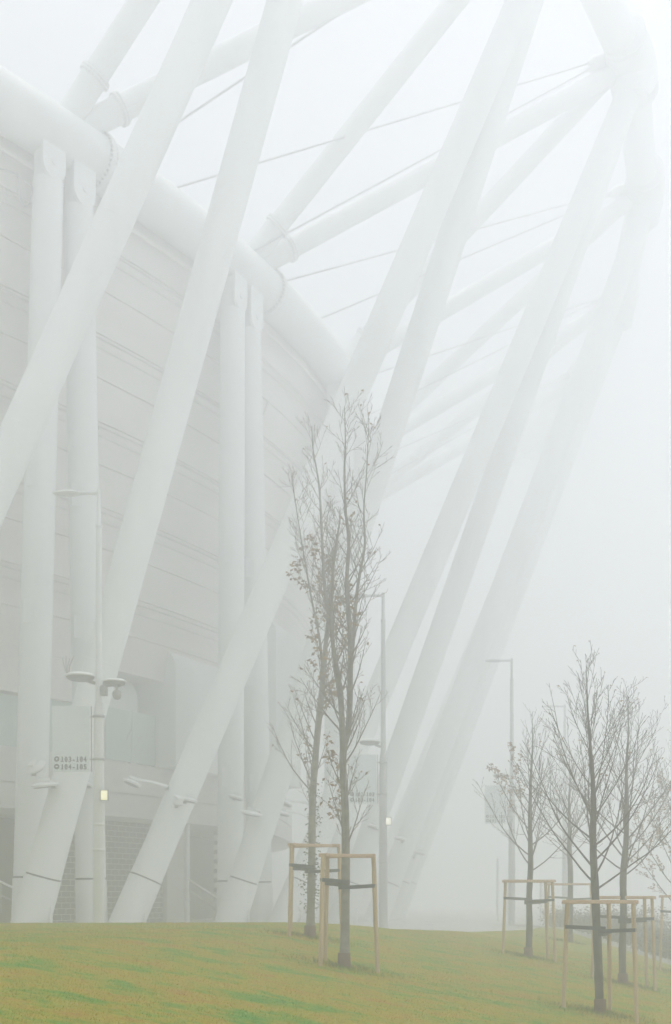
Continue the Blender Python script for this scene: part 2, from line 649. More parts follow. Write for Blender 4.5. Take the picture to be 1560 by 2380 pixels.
for i, (bp, k, lab) in enumerate(PYL):
    b = Vector((bp[0], bp[1], 0))
    top = Vector((*RO[k], ZO - 1.1)) + X * (-.85 if i == 0 else 0)
    ax = (top - b).normalized()
    PYAX.append((b, ax))
    root = empty('raking_pylon', b, lab, 'pylon', 'raking pylons holding the outer ring')
    L = (top - b).length
    # joint where the steel tube meets its thicker foot
    sj = (2.0 if i < 7 else 2.3) / ax.z
    mb = MB()
    mb.tube([b + ax * (sj + .03), b + ax * (sj + 1.2), b + ax * (L * .5), b + ax * (L - 2.4), b + ax * (L - .4)],
            [.62, .60, .60, .60, .60], 36)
    mb.build('shaft', M['white_steel'], root)
    mb = MB()
    mb.tube([b - ax * .4, b + ax * (sj - .03)], [.66, .635], 36)
    mb.build('foot_sleeve', M['white_steel'], root)
    mb = MB()
    mb.tube([b + ax * (sj - .06), b + ax * (sj + .06)], [.585, .585], 32, caps=False)
    mb.build('joint_seal', M['joint'], root)
    if i < 6:
        for q in (.22, .38, .55, .72):
            mb = MB()
            c = b + ax * (L * q)
            mb.tube([c - ax * .03, c - ax * .012, c + ax * .012, c + ax * .03], [.598, .609, .609, .598], 36, caps=False)
            mb.build('weld_seam', M['white_steel'], root)
        for q, hgt_ in ((.70, 1.9), (.86, 1.55)):
            mb = MB()
            c = b + X * q + Vector((0, -.15, hgt_ / 2))
            mb.box(c, X, Y, UP, .028, .12, hgt_ / 2)
            mb.build('fin_plate', M['white_plain'], root)

# ---- columns: an A-frame pair under every inner node
COLS = [
    (3, -1.15, -2.1, 'tall white column left of the tall lamp post, leftmost of the first pair'),
    (3, .25, .8, 'tall white column standing directly behind the tall lamp post with the sign'),
    (4, -1.75, -2.1, 'tall white column, left one of the second pair behind the crossing pylon'),
    (4, -.42, .40, 'slim looking white column, right one of the second pair left of the trees'),
    (5, -1.3, -2.0, 'faint white column of the third pair hidden behind the trees'),
    (5, .3, .8, 'faint white column, farther one of the third pair behind the trees'),
]
COLBASE = []
for i, (t, st, sb, lab) in enumerate(COLS):
    b = plan(t, .1, 0, sb)
    d, nn = dirs(t)
    ztop = [EYE + 26.2, EYE + 25.9, EYE + 25.9, EYE + 25.6, EYE + 25.6, EYE + 25.6][i]
    top = plan(t, .0, ztop, st)
    COLBASE.append((b, top))
    root = empty('roof_column', b, lab, 'column', 'paired columns under the roof edge')
    ax = (top - b).normalized()
    mb = MB()
    mb.tube([b + ax * 2.03, b + ax * 10, b + ax * 18, top], [.57, .57, .565, .55], 36)
    mb.build('shaft', M['white_steel'], root)
    mb = MB()
    mb.tube([b - ax * .3, b + ax * 1.96], [.60, .59], 36)
    mb.build('foot_sleeve', M['white_steel'], root)
    mb = MB()
    mb.tube([b + ax * 1.95, b + ax * 2.06], [.545, .545], 32, caps=False)
    mb.build('joint_seal', M['joint'], root)
    # head: the shaft narrows into a neck up to the ring, with a rounded pin plate on its outer face
    up2 = (plan(t, 0, ZR - .5, st) - top)
    hz_ = up2.length
    mb = MB()
    mb.tube([top - ax * .02, top + UP * .06, top + UP * .10, top + UP * hz_], [.55, .55, .50, .50], 36)
    hp = mb.build('column_head', M['white_steel'], root)
    mb = MB()
    outl = [(-.50, hz_), (-.50, .42)] + [(.50 * math.cos(math.pi + math.pi * q / 12), .42 + .50 * math.sin(math.pi + math.pi * q / 12)) for q in range(1, 12)] + [(.50, .42), (.50, hz_)]
    for sgn in (-1, 1):
        for (px, pz) in outl:
            mb.v.append(top + d * px + UP * pz + nn * (.06 * sgn + .46) + d * (-.10))
    no = len(outl)
    mb.face(tuple(range(no)))
    mb.face(tuple(range(no, 2 * no))[::-1])
    for k in range(no):
        k2 = (k + 1) % no
        mb.face((k, k2, no + k2, no + k))
    mb.build('pin_plate', M['white_steel'], hp)
    mb = MB()
    mb.tube([top + UP * .55 + nn * .3 - d * .1, top + UP * .55 + nn * .57 - d * .1], .13, 18)
    mb.build('pin', M['white_plain'], hp)
    for q in (.24, .42, .60):
        mb = MB()
        c = b + ax * ((top - b).length * q) + Vector((-.12, -.557, 0))
        mb.box(c, X, Y, ax, .20, .03, .42)
        mb.build('access_hatch', M['white_plain'], root)

# ---- struts from every inner node to two outer nodes
STRUTS = [
    (3, 2, 'white strut climbing steeply from the left roof joint with a bolted collar'),
    (3, 3, 'white strut rising gently rightward from the left roof joint with a bolted collar'),
    (4, 3, 'white strut climbing steeply from the second roof joint to beyond the frame top'),
    (4, 4, 'white strut running low from the second roof joint to the large outer ring joint'),
    (5, 4, 'pale strut hanging down leftward just under the large outer ring joint'),
    (5, 5, 'pale strut behind the pylons running to the second outer ring joint, lower slope'),
    (6, 5, 'faint strut under the second outer ring joint, steeper one'),
    (6, 6, 'faint strut to the third outer ring joint, flatter one'),
    (7, 6, 'very faint strut under the third outer ring joint, steeper one'),
    (7, 7, 'very faint strut deep in the fog, flatter one of the last pair'),
    (2, 2, 'white strut from the roof joint beyond the left frame edge'),
]
for i, (ki, ko, lab) in enumerate(STRUTS):
    q = Vector((*RO[ko], ZO)) - X * (.6 if ko < ki else 0)
    p = plan(ki, 0, ZS, -.35 if ko < ki else .2)
    ax = (q - p).normalized()
    L = (q - p).length
    root = empty('roof_strut', p, lab, 'strut', 'struts between the roof ring and the outer ring')
    mb = MB()
    mb.tube([p + ax * 1.90, q - ax * 1.0], .46, 30)
    mb.build('strut_tube', M['white_steel'], root)
    mb = MB()
    mb.tube([p - ax * .3, p + ax * 1.88], [.49, .48], 30)
    mb.build('stub', M['white_steel'], root)
    for q_ in (1.84, 1.96):
        mb = MB()
        flange(mb, p + ax * q_, ax, .47, th=.04, lip=.12)
        fl = mb.build('collar', M['white_steel'], root)
    mb = MB()
    bolts(mb, p + ax * 1.90, ax, .545, 22, .03, .13)
    mb.build('collar_bolts', M['bolt'], fl)

# ---- stay cables
CABLES = [
    (3.12, -.6, 3, 'thin cable running close below the left low strut'),
    (3.42, .3, 4, 'long thin cable crossing the open sky to the clamp at the large ring joint'),
    (3.9, .3, 4, 'thin cable rising from the second roof joint just above the low strut'),
    (4.12, .1, 5, 'thin cable leaving the second roof joint below its low strut, nearly flat'),
    (4.5, .3, 5, 'thin cable leaving the ring tube beyond the second roof joint, passing behind two pylons'),
    (5.1, .2, 6, 'faint flat cable deep behind the crossing pylons'),
    (5.5, .2, 6, 'faint rising cable deep behind the crossing pylons'),
    (6.1, .2, 7, 'very faint flat cable lost in the fog'),
    (6.5, .2, 7, 'very faint rising cable lost in the fog'),
]
for t, dz, ko, lab in CABLES:
    q = Vector((*RO[ko], ZO + .2)) + Vector((-.9, -.3, 0))
    p = plan(t, .6, ZR + dz + .3)
    ax = (q - p).normalized()
    L = (q - p).length
    root = empty('stay_cable', p, lab, 'cable', 'stay cables bracing the roof')
    mb = MB()
    mb.tube([p, q], .045, 10)
    mb.build('cable', M['cable'], root)
    mb = MB()
    mb.tube([q - ax * 2.0, q - ax * 1.5, q - ax * .5, q], [.08, .26, .26, .2], 14)
    mb.build('clamp', M['white_steel'], root)

# loose drip loop of cable below the ring at the left
mb = MB()
lp = smooth_line([at(u, v, 40.6) for u, v in ((-12, 390), (12, 394), (34, 404), (58, 420), (76, 436), (73, 452), (69, 470), (59, 480), (50, 468), (44, 440), (40, 410), (42, 402))], 40)
c = lp[0]
mb.tube(lp, .03, 8)
tag(mb.build('hanging_wire', M['grey_metal'], origin=c), 'dark wire hanging in a loop under the ring at the left column head', 'wire')

# ------------------------------------------------------------------ stadium building
bld = empty('stadium_building', plan(3.5, -4.6, 0), 'curved beige stadium facade with concrete terrace band and masonry ground floor', 'stadium')
T0, T1 = .6, 8.4
ts = np.linspace(T0, T1, 150)


def strip(mb, o0, z0, o1, z1, smooth=True, uv=False):
    b = len(mb.v)
    for t in ts:
        mb.v.append(plan(t, o0, z0))
        mb.v.append(plan(t, o1, z1))
    for i in range(len(ts) - 1):
        mb.face((b + 2 * i, b + 2 * i + 2, b + 2 * i + 3, b + 2 * i + 1), smooth)


# cladding bands, each lapped over the next, leaning inward toward the bottom
ZB, ZT = 11.35, ZR - .55
NB = 11
mb = MB()
for i in range(NB):
    z0 = ZB + (ZT - ZB) * i / NB
    z1 = ZB + (ZT - ZB) * (i + 1) / NB
    o0 = -4.4 + 3.6 * i / NB
    o1 = -4.4 + 3.6 * (i + 1) / NB
    strip(mb, o0 + .045, z0, o1 - .01, z1 - .05)
    strip(mb, o1 - .01, z1 - .05, o1 - .05, z1)
    strip(mb, o1 - .05, z1, o1 + .045, z1)
strip(mb, -9, ZB + .02, -4.36, ZB)
ts, ts_all = np.linspace(T0, 3.36, 60), ts
strip(mb, -4.46, 9.6, -4.40, ZB)
strip(mb, -9, 9.62, -4.46, 9.6)
ts = ts_all
mb.build('facade_cladding', M['cladding'], bld)
# light rails over the cladding joints, plus slender raking braces behind them
for i in range(2, NB, 2):
    z1 = ZB + (ZT - ZB) * i / NB
    o1 = -4.4 + 3.6 * i / NB
    for dz_, r_ in ((-.30, .045), (-.72, .03)):
        mb = MB()
        mb.tube([plan(t, o1 + .22, z1 + dz_) for t in np.linspace(1.5, 7.5, 110)], r_, 8)
        mb.build('cladding_rail', M['cladding_rail'], bld)
for t in np.arange(2.3, 6.4, 1.0):
    for j in ((2,) if int(t) % 2 else (3,)):
        z0 = ZB + 1.2 + j * 4.0
        o0 = -4.4 + 3.6 * (z0 - ZB) / (ZT - ZB)
        sgn = 1 if (int(t * 2) + j) % 2 else -1
        mb = MB()
        mb.tube([plan(t, o0 + .16, z0), plan(t + .16 * sgn, o0 + .5, z0 + 3.4)], .045, 8)
        mb.build('cladding_brace', M['cladding_rail'], bld)
# concrete terrace front, in two courses with a groove
mb = MB()
strip(mb, -4.6, 5.98, -4.6, 7.36)
strip(mb, -4.6, 7.36, -9.5, 7.36)
strip(mb, -4.6, 4.9, -4.6, 5.90)
strip(mb, -4.72, 5.90, -4.72, 5.98)
strip(mb, -4.72, 5.90, -4.6, 5.90)
strip(mb, -4.6, 5.98, -4.72, 5.98)
strip(mb, -10, 4.9, -4.6, 4.9)
mb.build('terrace_front', M['concrete'], bld)
# back wall of the terrace and of the ground floor
mb = MB()
strip(mb, -6.3, 7.2, -6.3, 11.2)
mb.build('terrace_wall', M['offwhite'], bld)
mb = MB()
strip(mb, -9.5, -.2, -9.5, 5.2)
mb.build('ground_floor_wall', M['dark_wall'], bld)


def wall_piece(name, t0, t1, off, z0, z1, mat, parent, th=.3):
    mb = MB()
    tt = np.linspace(t0, t1, 14)
    uvs = []
    run = 0
    prev = None
    for t in tt:
        p = plan(t, off, z0)
        if prev is not None:
            run += (p - prev).length
        prev = p
        for z in (z0, z1):
            mb.v.append(plan(t, off, z))
            uvs.append((run, z))
    for t in tt:
        for z in (z0, z1):
            mb.v.append(plan(t, off - th, z))
            uvs.append((0, z))
    n_ = len(tt)
    for i in range(n_ - 1):
        mb.face((2 * i, 2 * i + 2, 2 * i + 3, 2 * i + 1), True)
        j = 2 * n_
        mb.face((j + 2 * i, j + 2 * i + 1, j + 2 * i + 3, j + 2 * i + 2), True)
    j = 2 * n_
    mb.face((0, 1, j + 1, j))
    mb.face((j - 2, j + j - 2, j + j - 1, j - 1))
    o = mb.build(name, mat, parent)
    ul = o.data.uv_layers.new(name='UVMap')
    for lp_ in o.data.loops:
        ul.data[lp_.index].uv = uvs[lp_.vertex_index]
    return o


wall_piece('masonry_wall', 3.36, 4.20, -6.6, -.1, 4.88, M['brick'], bld)
wall_piece('plain_wall', 4.21, 4.44, -6.45, -.1, 4.88, M['concrete'], bld)
wall_piece('masonry_wall', 4.85, 5.5, -6.6, -.1, 4.88, M['brick'], bld)


# white stair cores standing through the terrace, rounded at the top corner
def core(t, along, off0, off1, w, z0, z1, label):
    d, nn = dirs(t)
    mb = MB()
    r = 1.1
    out = [(off1, z0), (off0, z0)] + [(off0 - r + r * math.cos(a), z1 - r + r * math.sin(a)) for a in np.linspace(0, math.pi / 2, 9)] + [(off1, z1)]
    for sgn in (-1, 1):
        for o_, z_ in out:
            p = plan(t, o_, z_, along)
            mb.v.append(p + d * (w / 2 * sgn))
    n_ = len(out)
    mb.face(tuple(range(n_)))
    mb.face(tuple(range(n_, 2 * n_))[::-1])
    for k in range(n_):
        k2 = (k + 1) % n_
        mb.face((k, k2, n_ + k2, n_ + k))
    return mb.build('stair_core', M['offwhite'], bld)


core(4.12, 0, -3.7, -9, 4.4, 7.37, 13.0, '')
core(3.62, 0, -5.1, -9, 3.5, 7.37, 11.5, '')
core(4.90, 0, -2.7, -9, 4.2, 7.37, 16.2, '')

# ---- glass screens on the terrace front: each screen a thing, its panes parts
SCREENS = [
    (2.86, 3.10, 9.5, 'greenish glass screen on the terrace front at the left frame edge'),
    (3.24, 3.50, 9.6, 'bluish glass screen on the terrace behind the number sign'),
    (3.545, 3.885, 9.75, 'tall glass screen on the terrace with bare saplings behind it'),
    (3.98, 4.40, 9.75, 'glass screen on the terrace partly behind the raking pylon right of the lamp post'),
    (4.5, 5.3, 9.75, 'faint glass screen on the terrace behind the trees'),
]
for t0, t1, zt, lab in SCREENS:
    root = empty('glass_screen', plan((t0 + t1) / 2, -4.7, 7.36), lab, 'glass screen', 'glass screens along the terrace')
    npan = max(1, int(round((t1 - t0) * 11.2 / 2.0)))
    tt = np.linspace(t0, t1, npan + 1)
    for k in range(npan):
        a, b = plan(tt[k], -4.72, 0), plan(tt[k + 1], -4.72, 0)
        dd = (b - a).normalized()
        nn = Vector((dd.y, -dd.x, 0))
        mid = (a + b) / 2
        mb = MB()
        mb.box(mid + UP * ((zt + 7.42) / 2), dd, nn, UP, (b - a).length / 2 - .03, .012, (zt - 7.42) / 2)
        mb.build('pane', M['glass'], root)
    for k in range(npan + 1):
        mb = MB()
        p = plan(tt[k], -4.84, 0)
        dd, nn = dirs(tt[k])
        mb.box(p + UP * ((zt + 7.37) / 2), dd, nn, UP, .03, .07, (zt - 7.37) / 2)
        mb.build('mullion', M['grey_metal'], root)

# ---- slender column under the terrace and stair handrails beside it
p = plan(4.17, -4.95, 0)
mb = MB()
mb.tube([p, p + UP * 4.88], .13, 20)
mb.lathe(p, UP, [(.2, 0), (.2, .04), (.14, .06)], 20)
tag(mb.build('slender_column', M['offwhite'], origin=p), 'thin pale column under the terrace beside the stair rails', 'column')


def rail(p0, p1, lab):
    root = empty('stair_handrail', p0, lab, 'handrail', 'stair handrails under the terrace')
    mb = MB()
    mb.tube([p0 + UP * 1.05, p1 + UP * 1.05], .045, 10)
    mb.build('top_rail', M['offwhite'], root)
    mb = MB()
    mb.tube([p0 + UP * .55, p1 + UP * .55], .035, 10)
    mb.build('mid_rail', M['grey_metal'], root)
    for q in (.06, .5, .94):
        p = p0.lerp(p1, q)
        mb = MB()
        mb.tube([p - UP * .1, p + UP * 1.05], .035, 10)
        mb.build('rail_post', M['grey_metal'], root)


rail(at(438, 2084, 54.5) - UP * .2, at(505, 2128, 52.5) - UP * .2, 'pale stair handrail sloping down beside the slender column')
rail(at(-40, 2045, 42.5) - UP * .8, at(46, 2086, 41.5) - UP * .8, 'pale stair handrail beside the foot of the leftmost pylon')
rail(at(690, 2090, 56) - UP * .2, at(760, 2130, 54.5) - UP * .2, 'faint stair handrail behind the left staked tree')


# ------------------------------------------------------------------ floodlights on pylons and columns
def floodlight(c, axis, r, anchor, lab, small=False):
    root = empty('floodlight', c, lab, 'floodlight', 'disc floodlights on the pylons and columns')
    axis = axis.normalized()
    mb = MB()
    mb.lathe(c, axis, [(r * .8, -.01), (r * .97, .015), (r, .05), (r * .96, .075), (r * .6, .13), (.10, .155)], 32)
    h = mb.build('lamp_head', M['white_plain'], root)
    mb = MB()
    mb.lathe(c - axis * .035, axis, [(r * .72, -.012), (r * .8, 0), (r * .8, .02)], 28)
    mb.build('lens', M['lamp_dark'], h)
    mb = MB()
    m_ = c + axis * .18
    mb.tube([m_, m_.lerp(anchor, .45) + UP * .05, anchor], [.07, .06, .08], 10)
    x_, y_ = frame_of(axis)
    mb.box(c + axis * .22, x_, y_, axis, .13, .18, .05)
    mb.build('bracket', M['white_plain'], root)
    mb = MB()
    mb.box(anchor + (c - anchor).normalized() * .2, X, Y, UP, .07, .07, .07)
    mb.build('driver_box', M['lamp_dark'], root)


def on_pylon(i, z):
    b, ax = PYAX[i]
    return b + ax * (z / ax.z)


def on_col(i, z):
    b, tp = COLBASE[i]
    ax = (tp - b).normalized()
    return b + ax * (z / ax.z)


FL = [
    (at(84, 1786, 39.0), (-.30, -.55, .75), .40, on_col(0, 5.6), 'white disc floodlight on the leftmost column, upper of the two discs left of the sign'),
    (at(104, 1828, 37.4), (-.1, -.12, 1), .46, on_pylon(1, 5.1), 'white disc floodlight on the pylon foot just below the number sign'),
    (at(196, 1826, 41.6), (.15, .1, 1), .34, on_col(1, 5.6), 'white disc floodlight on the column half hidden by the tall lamp post'),
    (at(306, 1822, 41.4), (.35, .1, .9), .36, on_pylon(2, 5.4), 'slanted floodlight on a long arm, left side of the pylon by the lamp post'),
    (at(440, 1862, 41.7), (.2, 0, 1), .32, on_pylon(2, 4.9), 'white floodlight on the right side of the pylon by the lamp post'),
    (at(413, 1868, 41.0), (.25, -.3, .9), .20, on_pylon(2, 4.7), 'small floodlight clamped on the pylon by the lamp post'),
    (at(548, 1856, 48.3), (.3, 0, 1), .36, on_col(2, 5.6), 'white floodlight on the left column of the second pair'),
    (at(584, 1893, 45.5), (.2, -.1, 1), .46, on_pylon(3, 4.9), 'white floodlight on the pylon in front of the second column pair'),
    (at(660, 1868, 50.0), (.35, .1, .9), .42, on_pylon(4, 5.4), 'slanted pale floodlight left of the staked tree, upper of two'),
    (at(655, 1893, 49.5), (.2, 0, 1), .42, on_pylon(4, 4.8), 'pale floodlight left of the staked tree, lower of two'),
    (at(868, 1924, 55.6), (.3, .1, .9), .36, on_pylon(5, 4.6), 'faint floodlight just left of the middle lamp post'),
    (at(930, 1951, 60.6), (.2, 0, 1), .38, on_pylon(6, 4.2), 'faint floodlight right of the middle lamp post, nearer one'),
    (at(975, 1984, 66.5), (.2, 0, 1), .40, on_pylon(7, 3.4), 'faint floodlight right of the middle lamp post, farther one'),
]
for c, axv, r, anc, lab in FL:
    dirv = (c - anc)
    anc2 = anc + dirv.normalized() * min(.5, dirv.length * .6)
    floodlight(c, Vector(axv), r, anc2, lab)


# ------------------------------------------------------------------ lamp posts
GLYPHS = {}


def glyph(mb, ch, size, at_, maxw):
    """append one printed character, centred on at_, standing upright and facing the camera side"""
    if ch not in GLYPHS:
        cu = bpy.data.curves.new('lettering', 'FONT')
        cu.body = ch
        cu.size = 1
        cu.extrude = .015
        cu.offset = .034
        tmp = bpy.data.objects.new('tmp', cu)
        COL.objects.link(tmp)
        me = bpy.data.meshes.new_from_object(tmp.evaluated_get(bpy.context.evaluated_depsgraph_get()))
        vs_ = [v.co.copy() for v in me.vertices]
        GLYPHS[ch] = (vs_, [tuple(p.vertices) for p in me.polygons])
        bpy.data.objects.remove(tmp)
        bpy.data.meshes.remove(me)
        bpy.data.curves.remove(cu)
    vs_, fs_ = GLYPHS[ch]
    x0, x1 = min(v.x for v in vs_), max(v.x for v in vs_)
    b = len(mb.v)
    kx = size * (min(1.25, maxw / ((x1 - x0) * size)) if ch not in '1-' else 1.0)
    for v in vs_:
        mb.v.append(at_ + Vector(((v.x - (x0 + x1) / 2) * kx, -v.z * size, v.y * size)))
    for f_ in fs_:
        mb.face(tuple(b + q for q in f_))


def lamp_head(mb, mbd, tip, dirx, L, r):
    """flat oval luminaire on its stub"""
    c = tip + dirx * (L * .5)
    side = dirx.cross(UP)
    # oval body via scaled lathe
    tmp = MB()
    tmp.lathe(Vector((0, 0, 0)), UP, [(.30, -.50), (.86, -.42), (1, -.05), (.96, .1), (.7, .42), (.25, .62)], 28)
    base = len(mb.v)
    for v in tmp.v:
        w = 1 - .35 * (v.x < 0) * abs(v.x)
        mb.v.append(c + dirx * (v.x * L / 2) + side * (v.y * r * w) + UP * (v.z * .11))
    for f_, s_ in zip(tmp.f, tmp.sm):
        mb.face(tuple(base + k for k in f_), s_)


def make_lamp(pos, H, texts, label, sign=True, second=True, lit=True, pair=False, glow='glow'):
    root = empty('street_lamp', pos, label, 'street lamp', 'lamp posts round the stadium')
    mb = MB()
    mb.tube([pos - UP * .3, pos + UP * 2.9], [.17, .165], 24)
    mb.lathe(pos + UP * 2.62, UP, [(.165, -.02), (.185, 0), (.185, .05), (.165, .07)], 24)
    mb.lathe(pos + UP * 3.35, UP, [(.155, -.02), (.178, 0), (.178, .05), (.155, .07)], 24)
    mb.tube([pos + UP * 2.9, pos + UP * 6.6], [.16, .14], 24)
    mb.tube([pos + UP * 6.6, pos + UP * 6.9, pos + UP * (H - 1.0)], [.14, .095, .082], 24)
    mb.tube([pos + UP * (H - 1.0), pos + UP * (H - .98), pos + UP * (H + .06)], [.082, .066, .062], 20)
    mb.lathe(pos + UP * (H - 1.05), UP, [(.082, 0), (.10, .02), (.10, .08), (.082, .1)], 20)
    mb.build('post', M['lamp_post_light' if pair else 'lamp_post'], root)
    # main head on its arm
    mb = MB()
    arm0 = pos + UP * (H - .05)
    tip = arm0 - X * .62
    mb.tube([arm0, tip], [.055, .05], 12)
    a_ = mb.build('lamp_arm', M['lamp_post_light' if pair else 'lamp_post'], root)
    mb = MB()
    lamp_head(mb, None, tip - X * .72, X, .84, .21)
    mb.build('lamp_head', M['lamp_post_light' if pair else 'lamp_post'], root)
    if second:
        zc = pos.z + (7.55 if pair else 7.2)
        mb = MB()
        c = Vector((pos.x - .52, pos.y - .05, zc))
        mb.lathe(c, UP, [(.40, .03), (.435, .05), (.43, .075), (.36, .12), (.22, .15), (.06, .16)], 32)
        h_ = mb.build('lamp_head', M['white_plain'], root)
        mb = MB()
        mb.lathe(c, UP, [(.31, -.05), (.36, -.03), (.415, .045), (.39, .05)], 32)
        mb.build('lens', M['lamp_dark'], h_)
        c2 = Vector((pos.x + .47, pos.y - .1, zc - .16))
        if pair:
            mb = MB()
            mb.lathe(c2, UP, [(.31, .03), (.345, .045), (.34, .065), (.28, .105), (.17, .13), (.05, .14)], 32)
            h_ = mb.build('lamp_head', M['white_plain'], root)
            mb = MB()
            mb.lathe(c2, UP, [(.24, -.05), (.28, -.03), (.325, .04), (.30, .045)], 32)
            mb.build('lens', M['lamp_dark'], h_)
        mb = MB()
        mb.tube([Vector((pos.x - .1, pos.y, zc - .14)), Vector((pos.x - .3, pos.y - .03, zc - .07))], .05, 10)
        for q in range(5):
            mb.tube([c + X * (-.12 + .08 * q) - UP * .03, c + X * (-.12 + .08 * q) - UP * .10], .015, 6)
        if pair:
            for q in range(4):
                wb = MB()
                a0 = c - X * (.36 - .02 * q) + UP * .07
                wb.tube([a0, a0 + Vector((-.10 + .03 * q, 0, .28)), a0 + Vector((-.16 + .09 * q, .03, .52 + .05 * (q % 2)))], [.012, .009, .006], 6)
                wb.build('aerial', M['lamp_dark'], root)
            mb.tube([Vector((pos.x + .08, pos.y, zc - .22)), c2 - UP * .03], .045, 10)
        mb.build('bracket', M['lamp_dark'], root)
    if sign:
        W, Hs = 1.06, 1.88
        sx = pos.x - .26 - W / 2
        szc = pos.z + 1.3 + (2085 - 1716) / F * 32 - .02
        c = Vector((sx, pos.y - .02, szc))
        sg = MB()
        sg.box(c, X, Y, UP, W / 2, .015, Hs / 2)
        so = sg.build('sign_panel', M['sign_panel'], root, bevel=.006)
        mb = MB()
        for q in (-.62, .68):
            mb.tube([Vector((pos.x - .12, pos.y, szc + Hs / 2 * q)), Vector((sx + W / 2 - .03, pos.y, szc + Hs / 2 * q))], .022, 8)
            mb.lathe(Vector((pos.x, pos.y, szc + Hs / 2 * q - .04)), UP, [(.15, 0), (.172, .01), (.172, .07), (.15, .08)], 20)
        mb.tube([Vector((sx + W / 2 + .05, pos.y, szc - Hs / 2)), Vector((sx + W / 2 + .05, pos.y, szc + Hs / 2))], .018, 8)
        mb.build('sign_bracket', M['grey_metal'], root)
        yf = pos.y - .02 - .0205
        for r_, tx in enumerate(texts):
            zt = szc - Hs / 2 + .285 - .215 * r_
            mb = MB()
            cw = .76 / 7
            for k, ch in enumerate(tx):
                cx = sx - W / 2 + .23 + cw * (k + .5)
                glyph(mb, ch, .205, Vector((cx, yf, zt)), cw * .82)
                if ch == '0':
                    mb.box(Vector((cx, yf - .001, zt + .072)), Vector((.45, 0, .89)), Y, Vector((-.89, 0, .45)), .05, .003, .008)
                if ch == '1':
                    mb.box(Vector((cx, yf - .001, zt + .008)), X, Y, UP, cw * .36, .003, .010)
            mb.build('lettering', M['sign_text'], root)
            # round pictogram with an arrow
            cc = Vector((sx - W / 2 + .125, yf + .002, zt + .078))
            mb = MB()
            mb.lathe(cc, -Y, [(.078, 0), (.078, .004)], 28)
            pm = mb.build('pictogram', M['sign_text'], root)
            mb = MB()
            ad = UP if r_ == 0 else X
            bd = X if r_ == 0 else UP
            q0 = cc - Y * .007
            b_ = len(mb.v)
            for (pa, pb) in ((.038, 0), (.0, .034), (.0, .013), (-.036, .013), (-.036, -.013), (0, -.013), (0, -.034)):
                mb.v.append(q0 + ad * pa + bd * pb)
            mb.face(tuple(range(7)))
            mb.build('arrow', M['sign_panel'], pm)
    if lit:
        lz = pos.z + 1.3 + (2085 - 1848) / F * 32 - .02
        c = Vector((pos.x + .19, pos.y - .17, lz))
        mb = MB()
        mb.box(c + Y * .03, X, Y, UP, .12, .05, .16)
        o = mb.build('light_box', M['grey_metal'], root)
        mb = MB()
        mb.box(c - Y * .026, X, Y, UP, .088, .008, .125)
        mb.build('lit_window', M[glow], o)
    return root


LH = (2085 - 1142) / F * 32 + 1.3
L1 = Vector((-6.77, 32.0, hz(-6.77, 32) - .1))
L1.z = 0
make_lamp(L1, LH, ('103-104', '104-105'), 'nearest pale lamp post, carrying the clear sign 103-104 and security cameras', pair=True)
make_lamp(Vector((1.83, 42.9, 0)), LH, ('102-103', '103-104'), 'middle pale lamp post rising behind the pair of tall trees', glow='glow_white')
make_lamp(Vector((8.62, 54.7, 0)), LH, ('101-102', '102-103'), 'faint grey lamp post left of the bare trees, with a foggy sign', lit=False)
make_lamp(Vector((13.9, 67.8, 0)), LH, ('100-101', '101-102'), 'faintest lamp post showing through the branches of the bare trees', sign=False, lit=False)


# security cameras under the small head of the nearest lamp post
for (u, v, ln, lab) in ((242, 1606, .16, 'small box security camera under the lamp disc, next to the post'),
                        (272, 1612, .13, 'small dome security camera under the right lamp disc of the near post')):
    c = at(u, v, 31.9)
    root = empty('security_camera', c, lab, 'camera', 'security cameras on the near lamp post')
    mb = MB()
    if 'box' in lab:
        mb.box(c, X, Y, UP, .09, .13, .13)
        mb.tube([c - Y * .13, c - Y * .24], [.07, .08], 14)
        mb.build('housing', M['lamp_dark'], root, bevel=.015)
    else:
        mb.lathe(c, UP, [(.05, -.17), (.10, -.14), (.13, -.06), (.135, 0), (.12, .05), (.07, .09)], 20)
        mb.build('housing', M['lamp_dark'], root)
    mb = MB()
    mb.tube([c + UP * .08, c + UP * .24], .04, 10)
    mb.build('mount', M['grey_metal'], root)

# slim posts in the fog beyond the lawn
for (u, d, h, lab) in ((1157, 62, 3.4, 'faint slim post in the fog under the far sign'),
                       (1181, 64, 2.2, 'faint short post in the fog beside the slim one'),
                       (1258, 60, 2.0, 'faint slim post in the fog between the staked bare tree and its far stakes')):
    p = at(u, 2085, d)
    p.z = 0
    mb = MB()
    mb.tube([p - UP * .2, p + UP * h], .075, 14)
    mb.lathe(p + UP * h, UP, [(.075, 0), (.09, .02), (.05, .07)], 14)
    tag(mb.build('bollard_post', M['white_plain'], origin=p), lab, 'post', 'slim posts in the fog')


# ------------------------------------------------------------------ trees
def curve_branch(p, d, L, nseg, up, wob, rnd):
    pts = [p.copy()]
    d = d.normalized()
    for i in range(nseg):
        d = (d + UP * up / nseg + Vector((rnd.uniform(-1, 1), rnd.uniform(-1, 1), rnd.uniform(-1, 1))) * wob).normalized()
        p = p + d * (L / nseg)
        pts.append(p.copy())
    return pts


